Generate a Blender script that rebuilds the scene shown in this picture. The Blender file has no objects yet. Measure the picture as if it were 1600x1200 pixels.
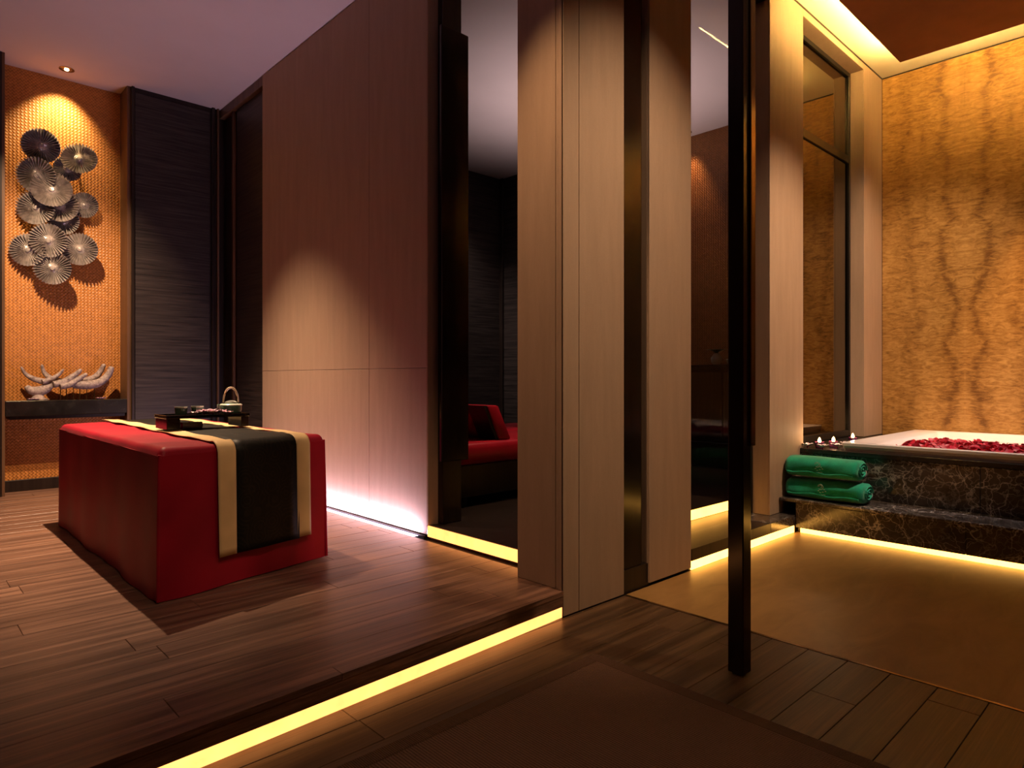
import bpy, bmesh, math, random
from mathutils import Vector, Matrix
random.seed(7)
SC = bpy.context.scene
COL = SC.collection

# ------------------------------------------------------------------ camera
cam_d = bpy.data.cameras.new('camera')
cam = bpy.data.objects.new('camera', cam_d)
COL.objects.link(cam)
cam_d.sensor_width = 36.0
cam_d.lens = 36.0 * 1033.24 / 1600.0
cam_d.shift_y = -8.0 / 1600.0
cam_d.clip_start = 0.02
cam.location = (0, 0, 1.1)
cam.rotation_euler = (math.pi / 2, 0, math.radians(46.644 - 90.0))
SC.camera = cam

# ------------------------------------------------------------------ world, exposure
wld = bpy.data.worlds.new('world')
SC.world = wld
wld.use_nodes = True
wld.node_tree.nodes['Background'].inputs[0].default_value = (0.010, 0.008, 0.012, 1)
wld.node_tree.nodes['Background'].inputs[1].default_value = 1.0
SC.view_settings.view_transform = 'Standard'
SC.view_settings.look = 'None'
SC.view_settings.exposure = 0.45
SC.view_settings.gamma = 1.0
SC.view_settings.use_curve_mapping = False
SC.cycles.max_bounces = 10
SC.cycles.diffuse_bounces = 6
SC.cycles.glossy_bounces = 4
SC.cycles.transparent_max_bounces = 8
SC.cycles.sample_clamp_indirect = 4.0
SC.cycles.caustics_reflective = False
SC.cycles.caustics_refractive = False

# light strengths and colours (the lamps themselves are built with their fixtures below)
WARM = (1.0, 0.66, 0.40)
AMBER = (1.0, 0.50, 0.18)
LILAC = (0.88, 0.65, 0.92)
P_TABLE = 1000.0
P_NICHE = 70.0
P_HALL = 130.0
P_BATH = 255.0
P_ROOM_B = 100.0
P_SLOT = 22.0
LED_GOLD = (2.3, 0.78, 0.20)
LED_BATH = (6.0, 2.7, 0.45)

# main planes of the place (metres)
Y0 = 2.054        # step edge and the near column faces
YB1 = 2.17        # far column faces in the bath
ZP = 0.12         # raised timber platform
ZB = 0.19         # lounge floor
ZC = 3.818        # ceiling
ZCB = 3.972       # bath ceiling
XP = 2.438        # sliding partition
XW = 6.918        # bath end wall
XF = 2.737        # edge of bath floor
XT = 4.727        # tub step front
XU = 5.09         # tub upper tier front

# ------------------------------------------------------------------ mesh helpers
class MB:
    def __init__(self):
        self.bm = bmesh.new()
    def box(self, x0, x1, y0, y1, z0, z1, bev=0.0, seg=1):
        bm = self.bm
        vs = [bm.verts.new(p) for p in ((x0,y0,z0),(x1,y0,z0),(x1,y1,z0),(x0,y1,z0),(x0,y0,z1),(x1,y0,z1),(x1,y1,z1),(x0,y1,z1))]
        fs = [bm.faces.new([vs[i] for i in f]) for f in ((0,3,2,1),(4,5,6,7),(0,1,5,4),(1,2,6,5),(2,3,7,6),(3,0,4,7))]
        if bev > 0:
            es = list({e for f in fs for e in f.edges})
            bmesh.ops.bevel(bm, geom=es, offset=bev, segments=seg, profile=0.5, affect='EDGES')
        return self
    def quads(self, pts, faces):
        vs = [self.bm.verts.new(p) for p in pts]
        for f in faces:
            self.bm.faces.new([vs[i] for i in f])
        return self
    def grid(self, fn, nu, nv, cu=False):
        rows = []
        for j in range(nv + 1):
            rows.append([self.bm.verts.new(fn(i / nu, j / nv)) for i in range(nu if cu else nu + 1)])
        for j in range(nv):
            for i in range(nu):
                a, b = i, (i + 1) % nu if cu else i + 1
                self.bm.faces.new((rows[j][a], rows[j][b], rows[j+1][b], rows[j+1][a]))
        return rows
    def lathe(self, prof, c=(0,0,0), seg=24, cap0=True, cap1=True):
        rows = []
        for r, z in prof:
            rows.append([self.bm.verts.new((c[0] + r*math.cos(2*math.pi*i/seg), c[1] + r*math.sin(2*math.pi*i/seg), c[2] + z)) for i in range(seg)])
        for j in range(len(rows) - 1):
            for i in range(seg):
                k = (i + 1) % seg
                self.bm.faces.new((rows[j][i], rows[j][k], rows[j+1][k], rows[j+1][i]))
        if cap0: self.bm.faces.new(rows[0][::-1])
        if cap1: self.bm.faces.new(rows[-1])
        return self
    def tube(self, pts, rad, seg=10):
        pts = [Vector(p) for p in pts]
        n = len(pts)
        rows = []
        up = Vector((0.13, 0.21, 0.97)).normalized()
        for i, p in enumerate(pts):
            t = (pts[min(i+1, n-1)] - pts[max(i-1, 0)]).normalized()
            if abs(t.dot(up)) > 0.95: u0 = Vector((1, 0.1, 0))
            else: u0 = up
            a = t.cross(u0).normalized(); b = t.cross(a).normalized()
            r = rad[i] if isinstance(rad, (list, tuple)) else rad
            rows.append([self.bm.verts.new(p + a*(r*math.cos(2*math.pi*k/seg)) + b*(r*math.sin(2*math.pi*k/seg))) for k in range(seg)])
        for j in range(n - 1):
            for i in range(seg):
                k = (i + 1) % seg
                self.bm.faces.new((rows[j][i], rows[j][k], rows[j+1][k], rows[j+1][i]))
        self.bm.faces.new(rows[0][::-1]); self.bm.faces.new(rows[-1])
        return self
    def prism(self, poly, axis, a, b):
        # poly: 2-D points in the plane normal to axis
        def P(p, t):
            return {'x': (t, p[0], p[1]), 'y': (p[0], t, p[1]), 'z': (p[0], p[1], t)}[axis]
        n = len(poly)
        va = [self.bm.verts.new(P(p, a)) for p in poly]; vb = [self.bm.verts.new(P(p, b)) for p in poly]
        self.bm.faces.new(va); self.bm.faces.new(vb[::-1])
        for i in range(n):
            k = (i + 1) % n
            self.bm.faces.new((va[i], vb[i], vb[k], va[k]))
        return self
    def mesh(self, name, mat, smooth=None):
        bm = self.bm
        bmesh.ops.recalc_face_normals(bm, faces=bm.faces[:])
        me = bpy.data.meshes.new(name)
        bm.to_mesh(me); bm.free()
        me.materials.append(mat)
        if smooth is not None:
            me.polygons.foreach_set('use_smooth', [True] * len(me.polygons))
            if smooth < 180:
                me.set_sharp_from_angle(angle=math.radians(smooth))
        return me
    def obj(self, name, mat, parent=None, smooth=None, local=False):
        o = bpy.data.objects.new(name, self.mesh(name, mat, smooth))
        return attach(o, parent, local)

def attach(o, parent=None, local=False):
    COL.objects.link(o)
    if parent is not None:
        o.parent = parent
        if not local:
            o.matrix_parent_inverse = Matrix.LocRotScale(parent.location, parent.rotation_euler, parent.scale).inverted() if parent.parent is None else \
                (Matrix.LocRotScale(parent.parent.location, parent.parent.rotation_euler, None)).inverted()
    return o
def tag(o, label, cat, group=None):
    o['label'] = label; o['category'] = cat
    if group: o['group'] = group
    return o
def thing(name, loc, label, cat, group=None, rz=0.0):
    o = bpy.data.objects.new(name, None)
    o.empty_display_size = 0.05
    o.location = loc; o.rotation_euler = (0, 0, rz)
    COL.objects.link(o)
    return tag(o, label, cat, group)
def struct(o):
    o['kind'] = 'structure'
    return o
def copy_tree(src, parent=None):
    c = src.copy(); COL.objects.link(c)
    if parent is not None: c.parent = parent
    for ch in src.children:
        copy_tree(ch, c)
    return c
def crv(pts, n=6):
    # Catmull-Rom through pts
    P = [Vector(p) for p in pts]; out = []
    for i in range(len(P) - 1):
        p0, p1, p2, p3 = P[max(i-1,0)], P[i], P[i+1], P[min(i+2, len(P)-1)]
        for k in range(n):
            t = k / n
            out.append(0.5*((2*p1) + (p2-p0)*t + (2*p0-5*p1+4*p2-p3)*t*t + (3*p1-p0-3*p2+p3)*t**3))
    out.append(P[-1]); return out

# ------------------------------------------------------------------ materials
class NT:
    def __init__(self, name):
        self.m = bpy.data.materials.new(name); self.m.use_nodes = True
        self.t = self.m.node_tree; self.n = self.t.nodes; self.l = self.t.links
        self.b = self.n['Principled BSDF']; self.out = self.n['Material Output']
    def node(self, ty, **k):
        nd = self.n.new(ty)
        for a, v in k.items(): setattr(nd, a, v)
        return nd
    def set(self, nd, sock, v):
        if hasattr(v, 'is_output') and v.is_output: self.l.new(v, nd.inputs[sock])
        else: nd.inputs[sock].default_value = v
    def pos(self, scale=(1,1,1), rnd=0.0, obj=False):
        if obj: src = self.node('ShaderNodeTexCoord').outputs['Object']
        else: src = self.node('ShaderNodeNewGeometry').outputs['Position']
        mp = self.node('ShaderNodeMapping'); mp.inputs['Scale'].default_value = scale
        self.l.new(src, mp.inputs['Vector'])
        if rnd:
            oi = self.node('ShaderNodeObjectInfo')
            ml = self.node('ShaderNodeMath', operation='MULTIPLY'); self.l.new(oi.outputs['Random'], ml.inputs[0]); ml.inputs[1].default_value = rnd
            cx = self.node('ShaderNodeCombineXYZ')
            for i in range(3): self.l.new(ml.outputs[0], cx.inputs[i])
            self.l.new(cx.outputs[0], mp.inputs['Location'])
        return mp.outputs[0]
    def noise(self, vec, scale=5, detail=4, rough=0.55, dist=0.0):
        nd = self.node('ShaderNodeTexNoise'); self.l.new(vec, nd.inputs['Vector'])
        nd.inputs['Scale'].default_value = scale; nd.inputs['Detail'].default_value = detail
        nd.inputs['Roughness'].default_value = rough; nd.inputs['Distortion'].default_value = dist
        return nd.outputs['Fac']
    def wave(self, vec, scale=5, dist=0.0, det=2, dscale=1.0, dirn='X', prof='SIN'):
        nd = self.node('ShaderNodeTexWave', bands_direction=dirn, wave_profile=prof); self.l.new(vec, nd.inputs['Vector'])
        nd.inputs['Scale'].default_value = scale; nd.inputs['Distortion'].default_value = dist
        nd.inputs['Detail'].default_value = det; nd.inputs['Detail Scale'].default_value = dscale
        return nd.outputs['Fac']
    def ramp(self, fac, stops):
        nd = self.node('ShaderNodeValToRGB'); self.l.new(fac, nd.inputs[0])
        cr = nd.color_ramp
        while len(cr.elements) < len(stops): cr.elements.new(0.5)
        for e, (p, c) in zip(cr.elements, stops):
            e.position = p; e.color = (*c, 1) if len(c) == 3 else c
        return nd.outputs[0]
    def math(self, op, a, b=0.0, c=None):
        nd = self.node('ShaderNodeMath', operation=op)
        self.set(nd, 0, a); self.set(nd, 1, b)
        if c is not None: self.set(nd, 2, c)
        return nd.outputs[0]
    def mix(self, fac, a, b, blend='MIX'):
        nd = self.node('ShaderNodeMix', data_type='RGBA', blend_type=blend)
        self.set(nd, 0, fac)
        self.set(nd, 6, (*a, 1) if isinstance(a, tuple) else a); self.set(nd, 7, (*b, 1) if isinstance(b, tuple) else b)
        return nd.outputs[2]
    def bump(self, h, strength=0.3, dist=0.01):
        nd = self.node('ShaderNodeBump'); self.l.new(h, nd.inputs['Height'])
        nd.inputs['Strength'].default_value = strength; nd.inputs['Distance'].default_value = dist
        self.l.new(nd.outputs[0], self.b.inputs['Normal'])
    def fin(self, col, rough=0.5, metal=0.0, spec=0.5, **k):
        self.set(self.b, 'Base Color', (*col, 1) if isinstance(col, tuple) else col)
        self.set(self.b, 'Roughness', rough); self.set(self.b, 'Metallic', metal); self.set(self.b, 'Specular IOR Level', spec)
        for a, v in k.items(): self.set(self.b, a.replace('_', ' '), v)
        return self.m

def simple(name, col, rough=0.5, metal=0.0, var=0.12, scale=8, spec=0.5, bump=0.0, obj=False, **k):
    n = NT(name)
    f = n.noise(n.pos(obj=obj), scale, 4)
    lo = tuple(c*(1-var) for c in col); hi = tuple(min(1, c*(1+var)) for c in col)
    if bump: n.bump(f, bump, 0.004)
    return n.fin(n.ramp(f, [(0.3, lo), (0.7, hi)]), rough, metal, spec, **k)
def emit(name, col, strength=1.0):
    n = NT(name); n.n.remove(n.b)
    e = n.node('ShaderNodeEmission'); e.inputs[1].default_value = strength
    f = n.noise(n.pos(), 14, 3)
    c = n.ramp(f, [(0.25, tuple(x*0.86 for x in col)), (0.75, tuple(x*1.1 for x in col))])
    n.l.new(c, e.inputs[0]); n.l.new(e.outputs[0], n.out.inputs[0])
    return n.m

M = {}
def wood_floor(name, dark, mid, light, rough=0.33):
    n = NT(name)
    v = n.pos((0.9, 26, 26), rnd=40.0)
    a = n.noise(v, 1.0, 6, 0.62, 0.3)
    v2 = n.pos((3.5, 160, 160), rnd=17.0)
    b = n.noise(v2, 1.0, 3, 0.6)
    f = n.math('MULTIPLY_ADD', b, 0.35, n.math('MULTIPLY', a, 0.75))
    col = n.ramp(f, [(0.36, dark), (0.54, mid), (0.72, light)])
    oi = n.node('ShaderNodeObjectInfo')
    g = n.math('MULTIPLY_ADD', oi.outputs['Random'], 0.22, 0.86)
    cx = n.node('ShaderNodeCombineXYZ')
    for i in range(3): n.l.new(g, cx.inputs[i])
    col = n.mix(1.0, col, cx.outputs[0], 'MULTIPLY')
    n.bump(f, 0.25, 0.003)
    return n.fin(col, n.math('MULTIPLY_ADD', a, 0.25, rough - 0.1), 0, 0.4)
M['floor_wood'] = wood_floor('floor_wood', (0.055,0.030,0.022), (0.150,0.078,0.053), (0.31,0.165,0.108))
M['hall_wood'] = wood_floor('hall_wood', (0.022,0.013,0.007), (0.062,0.036,0.019), (0.13,0.075,0.038))
M['floor_slab'] = simple('floor_slab', (0.03,0.018,0.012), 0.6)

def veneer(name, dark, light, scale, rough=0.45, bump=0.2):
    n = NT(name)
    a = n.noise(n.pos(scale), 1.0, 5, 0.6, 0.4)
    n.bump(a, bump, 0.003)
    return n.fin(n.ramp(a, [(0.3, dark), (0.7, light)]), rough, 0, 0.4)
M['dark_veneer'] = veneer('dark_veneer', (0.010,0.008,0.008), (0.062,0.048,0.043), (2.2, 2.2, 70), 0.42)
M['dark_wood'] = veneer('dark_wood', (0.010,0.006,0.005), (0.028,0.018,0.014), (30, 30, 1.2), 0.35)
M['brown_wood'] = veneer('brown_wood', (0.09,0.045,0.022), (0.16,0.085,0.045), (30, 30, 1.2), 0.45)
M['lacquer'] = veneer('lacquer', (0.006,0.004,0.003), (0.014,0.009,0.007), (30, 30, 1.0), 0.16, 0.02)

def linen(name, col):
    n = NT(name)
    a = n.noise(n.pos((6, 6, 0.7)), 3.0, 5, 0.6)
    b = n.noise(n.pos((260, 260, 30)), 1.0, 2)
    c = n.noise(n.pos((60, 60, 420)), 1.0, 2)
    f = n.math('MULTIPLY_ADD', a, 0.6, n.math('MULTIPLY_ADD', b, 0.2, n.math('MULTIPLY', c, 0.2)))
    n.bump(n.math('ADD', b, c), 0.10, 0.002)
    return n.fin(n.ramp(f, [(0.30, tuple(x*0.86 for x in col)), (0.70, tuple(x*1.08 for x in col))]), 0.62, 0, 0.3)
M['linen'] = linen('linen', (0.42,0.30,0.215))
M['ceiling'] = simple('ceiling_paint', (0.62,0.56,0.55), 0.8, var=0.03, scale=2)
M['cove'] = simple('cove_paint', (0.88,0.82,0.64), 0.7, var=0.03, scale=2)
M['cove_panel'] = simple('cove_panel', (0.36,0.13,0.035), 0.6, var=0.15, scale=3)
M['hall_wall'] = simple('hall_wall', (0.14,0.09,0.065), 0.7, scale=3)

def rattan(name, col):
    n = NT(name)
    src = n.pos((1, 1, 1))
    sx = n.node('ShaderNodeSeparateXYZ'); n.l.new(src, sx.inputs[0])
    s = n.math('ADD', sx.outputs[0], sx.outputs[1])
    u = n.math('MULTIPLY', n.math('ADD', s, sx.outputs[2]), 36.0)
    w = n.math('MULTIPLY', n.math('SUBTRACT', s, sx.outputs[2]), 36.0)
    ck = n.node('ShaderNodeTexChecker'); ck.inputs['Scale'].default_value = 1.0
    cx = n.node('ShaderNodeCombineXYZ'); n.l.new(u, cx.inputs[0]); n.l.new(w, cx.inputs[1]); cx.inputs[2].default_value = 0.5
    n.l.new(cx.outputs[0], ck.inputs['Vector'])
    su = n.math('ABSOLUTE', n.math('SINE', n.math('MULTIPLY', u, math.pi)))
    sw = n.math('ABSOLUTE', n.math('SINE', n.math('MULTIPLY', w, math.pi)))
    hgt = n.node('ShaderNodeMix', data_type='FLOAT')
    n.l.new(ck.outputs['Fac'], hgt.inputs[0]); n.l.new(su, hgt.inputs[2]); n.l.new(sw, hgt.inputs[3])
    ns = n.noise(n.pos((5, 5, 5)), 6.0, 5)
    f = n.math('MULTIPLY_ADD', hgt.outputs[0], 0.5, n.math('MULTIPLY', ns, 0.7))
    n.bump(hgt.outputs[0], 0.5, 0.006)
    return n.fin(n.ramp(f, [(0.3, tuple(x*0.42 for x in col)), (0.62, col), (0.95, tuple(min(1, x*1.35) for x in col))]), 0.42, 0, 0.45)
M['rattan'] = rattan('rattan', (0.50,0.20,0.045))
M['rattan_dark'] = rattan('rattan_dark', (0.17,0.065,0.018))

def gold_stone(name, yc):
    n = NT(name)
    sx = n.node('ShaderNodeSeparateXYZ'); n.l.new(n.pos(), sx.inputs[0])
    ay = n.math('ABSOLUTE', n.math('SUBTRACT', sx.outputs[1], yc))          # book-matched halves
    cx = n.node('ShaderNodeCombineXYZ'); n.l.new(ay, cx.inputs[0]); n.l.new(sx.outputs[2], cx.inputs[2]); n.l.new(sx.outputs[0], cx.inputs[1])
    def mp(s):
        m = n.node('ShaderNodeMapping'); m.inputs['Scale'].default_value = s; n.l.new(cx.outputs[0], m.inputs[0]); return m.outputs[0]
    big = n.noise(mp((3.2, 1, 0.7)), 1.6, 4, 0.55, 0.6)
    # contour lines drawn along the grain
    axis = n.math('MULTIPLY_ADD', n.math('SUBTRACT', n.noise(mp((0.15, 0.1, 1.0)), 1.5, 2), 0.5), 0.75, 0.14)
    tt = n.math('DIVIDE', n.math('SUBTRACT', ay, axis), 0.035)
    line = n.math('DIVIDE', 1.0, n.math('MULTIPLY_ADD', tt, tt, 1.0))
    tt2 = n.math('DIVIDE', n.math('SUBTRACT', ay, n.math('MULTIPLY_ADD', axis, 0.8, 0.33)), 0.05)
    line = n.math('SUBTRACT', 1.0, n.math('MULTIPLY_ADD', n.math('DIVIDE', 0.5, n.math('MULTIPLY_ADD', tt2, tt2, 1.0)), 1.0, line))
    rip = n.noise(mp((8.5, 7, 27)), 1.0, 4, 0.55, 1.7)
    rip2 = n.noise(mp((40, 40, 95)), 1.0, 3, 0.6, 0.8)
    f = n.math('MULTIPLY_ADD', big, 0.26, n.math('MULTIPLY_ADD', rip, 0.52, n.math('MULTIPLY_ADD', rip2, 0.20, n.math('MULTIPLY', line, 0.13))))
    col = n.ramp(f, [(0.44, (0.17,0.080,0.018)), (0.58, (0.38,0.205,0.055)), (0.74, (0.58,0.35,0.11))])
    return n.fin(col, 0.55, 0, 0.3)
M['gold_stone'] = gold_stone('gold_stone', 1.50)

def marble(name):
    n = NT(name)
    v = n.pos((1, 1, 1))
    base = n.noise(v, 6, 6, 0.65)
    def vein(sc, w, seedscale, dist):
        d = n.node('ShaderNodeVectorMath', operation='ADD')
        nz = n.node('ShaderNodeTexNoise'); n.l.new(v, nz.inputs['Vector']); nz.inputs['Scale'].default_value = seedscale; nz.inputs['Detail'].default_value = 5
        sc_ = n.node('ShaderNodeVectorMath', operation='SCALE'); n.l.new(nz.outputs['Color'], sc_.inputs[0]); sc_.inputs['Scale'].default_value = dist
        n.l.new(v, d.inputs[0]); n.l.new(sc_.outputs[0], d.inputs[1])
        vo = n.node('ShaderNodeTexVoronoi', feature='DISTANCE_TO_EDGE'); n.l.new(d.outputs[0], vo.inputs['Vector']); vo.inputs['Scale'].default_value = sc
        return n.math('SUBTRACT', 1.0, n.math('MINIMUM', n.math('DIVIDE', vo.outputs['Distance'], w), 1.0))
    v1 = vein(5.5, 0.035, 4.0, 0.55); v2 = vein(16, 0.06, 9.0, 0.22)
    msk = n.ramp(n.noise(v, 3.2, 3), [(0.42, (0,0,0)), (0.66, (1,1,1))])
    vv = n.math('MULTIPLY', n.math('MULTIPLY_ADD', v2, 0.45, n.math('MULTIPLY', v1, 0.75)), n.math('MULTIPLY_ADD', msk, 0.75, 0.25))
    col = n.mix(vv, n.ramp(base, [(0.3, (0.014,0.012,0.012)), (0.72, (0.075,0.060,0.052))]), (0.72, 0.67, 0.63))
    return n.fin(col, 0.16, 0, 0.5)
M['marble'] = marble('marble')
M['black_stone'] = simple('black_stone', (0.012,0.011,0.011), 0.22, var=0.5, scale=12)
M['bath_floor'] = NT('bath_floor')
_n = M['bath_floor']
_a = _n.noise(_n.pos((1.0, 3.0, 1)), 2.2, 6, 0.62, 1.2)
M['bath_floor'] = _n.fin(_n.ramp(_a, [(0.3, (0.22,0.125,0.040)), (0.7, (0.33,0.195,0.07))]), 0.42, 0, 0.4)

def satin(name, col, rough=0.38, bump=0.15):
    n = NT(name)
    f = n.noise(n.pos((1, 1, 1), obj=False), 3.5, 3, 0.5)
    w = n.noise(n.pos((400, 400, 400)), 1.0, 2)
    n.bump(n.math('MULTIPLY_ADD', w, 0.06, f), bump, 0.02)
    return n.fin(n.ramp(f, [(0.3, tuple(x*0.8 for x in col)), (0.7, tuple(x*1.15 for x in col))]), rough, 0, 0.22, Sheen_Weight=0.02, Sheen_Roughness=0.4)
M['red_satin'] = satin('red_satin', (0.32,0.006,0.024), 0.5, 0.1)
M['red_vinyl'] = satin('red_vinyl', (0.42,0.012,0.03), 0.28, 0.08)
M['gold_cloth'] = satin('gold_cloth', (0.74,0.53,0.27), 0.5, 0.1)
def brocade(name):
    n = NT(name)
    v = n.pos((1, 1, 1))
    vo = n.node('ShaderNodeTexVoronoi', feature='F1'); n.l.new(v, vo.inputs['Vector']); vo.inputs['Scale'].default_value = 11
    w = n.math('SINE', n.math('MULTIPLY', vo.outputs['Distance'], 36.0))
    f = n.math('MULTIPLY', n.math('GREATER_THAN', w, 0.45), n.noise(v, 20, 2))
    n.bump(n.noise(v, 6, 3), 0.3, 0.02)
    return n.fin(n.mix(f, (0.006,0.006,0.005), (0.019,0.015,0.009)), 0.5, 0, 0.2)
M['brocade'] = brocade('brocade')
def terry(name, col):
    n = NT(name)
    f = n.noise(n.pos((1,1,1)), 180, 3, 0.7); g = n.noise(n.pos(), 14, 3)
    n.bump(f, 0.5, 0.004)
    return n.fin(n.ramp(n.math('MULTIPLY_ADD', f, 0.5, n.math('MULTIPLY', g, 0.5)), [(0.3, tuple(x*0.55 for x in col)), (0.68, tuple(x*1.2 for x in col))]), 0.9, 0, 0.2, Sheen_Weight=0.35)
M['green_towel'] = terry('green_towel', (0.004,0.36,0.22))
M['thread'] = simple('thread', (0.30,0.48,0.40), 0.7)
def carpet(name, c0, c1, sc=1.0):
    n = NT(name)
    sx = n.node('ShaderNodeSeparateXYZ'); n.l.new(n.pos(), sx.inputs[0])
    rib = n.math('ABSOLUTE', n.math('SINE', n.math('MULTIPLY', sx.outputs[0], 330.0 * sc)))
    crs = n.math('ABSOLUTE', n.math('SINE', n.math('MULTIPLY', sx.outputs[1], 410.0 * sc)))
    h = n.math('MULTIPLY_ADD', crs, 0.3, rib)
    n.bump(h, 0.8, 0.005)
    f = n.math('MULTIPLY_ADD', h, 0.5, n.math('MULTIPLY', n.noise(n.pos(), 260, 3), 0.5))
    return n.fin(n.ramp(f, [(0.2, c0), (0.85, c1)]), 0.95, 0, 0.1)
M['carpet'] = carpet('carpet', (0.055,0.030,0.020), (0.20,0.115,0.075))
M['carpet_edge'] = carpet('carpet_edge', (0.045,0.024,0.016), (0.15,0.085,0.055), 1.4)
M['tub_white'] = simple('tub_white', (0.78,0.74,0.74), 0.16, var=0.03, scale=3)
M['silver'] = simple('silver', (0.50,0.45,0.42), 0.32, 0.4, var=0.35, scale=26)
M['driftwood'] = veneer('driftwood', (0.13,0.095,0.09), (0.55,0.45,0.42), (45, 45, 45), 0.6, 0.5)
M['bronze'] = simple('bronze', (0.30,0.20,0.10), 0.14, 0.9, var=0.1)
M['chrome'] = simple('chrome', (0.7,0.66,0.62), 0.2, 1.0, var=0.05)
M['black_metal'] = simple('black_metal', (0.014,0.012,0.012), 0.3, 0.4)
M['celadon'] = simple('celadon', (0.07,0.13,0.09), 0.15, var=0.25, scale=30)
M['celadon_rim'] = simple('celadon_rim', (0.55,0.60,0.52), 0.2, var=0.1)
M['cane'] = simple('cane', (0.55,0.42,0.27), 0.5, var=0.25, scale=120)
M['orchid'] = simple('orchid', (0.85,0.58,0.68), 0.5, var=0.2, scale=50, Subsurface_Weight=0.0)
M['orchid_white'] = simple('orchid_white', (0.85,0.72,0.80), 0.5, var=0.1, scale=50)
M['magenta'] = simple('magenta', (0.50,0.02,0.15), 0.5, var=0.25, scale=50)
M['rose'] = simple('rose', (0.42,0.008,0.03), 0.5, var=0.5, scale=40)
M['violet_glass'] = simple('violet_glass', (0.16,0.04,0.12), 0.12, var=0.1)
M['wax'] = simple('wax', (0.8,0.68,0.6), 0.4, var=0.05)
M['leaf'] = simple('leaf', (0.03,0.07,0.02), 0.45, var=0.3, scale=20)
M['white_cloth'] = simple('white_cloth', (0.75,0.72,0.68), 0.85, var=0.05)
M['flame'] = emit('flame', (30.0, 15.0, 4.5))
M['led_gold'] = emit('led_gold', LED_GOLD)
M['led_bath'] = emit('led_bath', LED_BATH)
M['led_cove'] = emit('led_cove', (175.0, 105.0, 30.0))
M['led_lilac'] = emit('led_lilac', (3.2, 2.5, 3.6))
M['bulb'] = emit('bulb', (9.0, 6.5, 4.2))

def glass(name, tint, refl):
    n = NT(name); n.n.remove(n.b)
    tr = n.node('ShaderNodeBsdfTransparent'); tr.inputs[0].default_value = (*tint, 1)
    gl = n.node('ShaderNodeBsdfGlossy'); gl.inputs['Roughness'].default_value = 0.02
    lw = n.node('ShaderNodeFresnel'); lw.inputs[0].default_value = 1.45
    f = n.math('MULTIPLY', lw.outputs[0], refl)
    mx = n.node('ShaderNodeMixShader'); n.l.new(f, mx.inputs[0]); n.l.new(tr.outputs[0], mx.inputs[1]); n.l.new(gl.outputs[0], mx.inputs[2])
    n.l.new(mx.outputs[0], n.out.inputs[0]); return n.m
M['glass'] = glass('glass', (0.94,0.92,0.90), 0.025)
n_ = NT('bronze_mirror'); M['bronze_mirror'] = n_.fin(n_.ramp(n_.noise(n_.pos(), 3, 2), [(0.3, (0.20,0.16,0.10)), (0.7, (0.23,0.185,0.115))]), 0.02, 1.0)
n_ = NT('water'); n_.bump(n_.noise(n_.pos(), 9, 2), 0.05, 0.01); M['water'] = n_.fin((0.55,0.45,0.46), 0.05, 0, 0.5)

# ------------------------------------------------------------------ large structure
floor = struct(MB().box(-1.8, XF, -2.5, Y0, -0.12, -0.02).obj('floor', M['floor_slab']))
platform = MB().box(-1.8, XP + 0.05, Y0 + 0.012, 7.4, -0.02, ZP - 0.02)
platform.box(XP + 0.05, XW, Y0 + 0.012, 2.475, -0.02, ZP - 0.002)
floor_p = struct(platform.obj('floor_platform', M['dark_wood']))
# the step edge runs a few degrees off the room's axis
SK = 0.0575
def edge_y(x, off=0.0):
    return Y0 - SK*(2.262 - x) + off
def edge_prism(x0, x1, off0, off1, z0, z1, back=None):
    b = (lambda x: back) if back is not None else (lambda x: edge_y(x, off1))
    return MB().prism([(x0, edge_y(x0, off0)), (x1, edge_y(x1, off0)), (x1, b(x1)), (x0, b(x0))], 'z', z0, z1)
struct(edge_prism(-1.8, 2.262, 0.012, 0.0, -0.0005, ZP - 0.0215, back=Y0 + 0.02).obj('floor_step', M['floor_slab']))
struct(edge_prism(-1.8, 2.262, 0.0, 0.012, 0.050, ZP - 0.0215).obj('trim_1', M['floor_wood']))
for xa, xb in ((-1.8, -0.302), (-0.3, 1.098), (1.1, 2.262)):
    edge_prism(xa, xb, -0.002, 0.0, ZP - 0.021, ZP, back=Y0).obj('nosing', M['floor_wood'], floor_p)
riser2 = struct(MB().box(3.36, XT, Y0, Y0 + 0.012, 0.052, ZP + 0.0005).obj('trim_2', M['dark_wood']))
struct(MB().box(XP + 0.012, XW, 2.475 + 0.012, 7.4, -0.02, ZB).obj('floor_lounge', M['dark_wood']))
struct(MB().box(XF + 0.003, XW + 0.3, -2.5, Y0, -0.12, 0.0).obj('floor_bath', M['bath_floor']))
struct(MB().box(XF - 0.012, XF + 0.002, -2.5, Y0, -0.11, 0.001).obj('trim_3', M['bronze']))

_cache = {}
def planks(parent, x0, x1, y0, y1, ztop, w, seed, mat, name='plank'):
    rnd = random.Random(seed)
    y = y0
    while y < y1 - 0.01:
        yw = min(w, y1 - y)
        x = x0 - rnd.uniform(0, 1.2)
        while x < x1:
            L = rnd.choice((1.5, 1.8, 2.1))
            a, b = max(x, x0), min(x + L, x1)
            if b - a > 0.02:
                key = (round(b - a, 3), round(yw, 3), mat.name)
                if key not in _cache:
                    g = 0.0007
                    _cache[key] = MB().box(-key[0]/2 + g, key[0]/2 - g, -yw/2 + g, yw/2 - g, -0.0195, 0, 0.0015).mesh('plank', mat)
                o = bpy.data.objects.new(name, _cache[key])
                o.location = ((a + b)/2, y + yw/2, ztop - rnd.uniform(0, 0.0006))
                COL.objects.link(o); o.parent = parent
            x += L
        y += w
planks(floor_p, -1.2, XP - 0.062, Y0 + 0.001, 7.15, ZP, 0.152, 3, M['floor_wood'])
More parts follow.
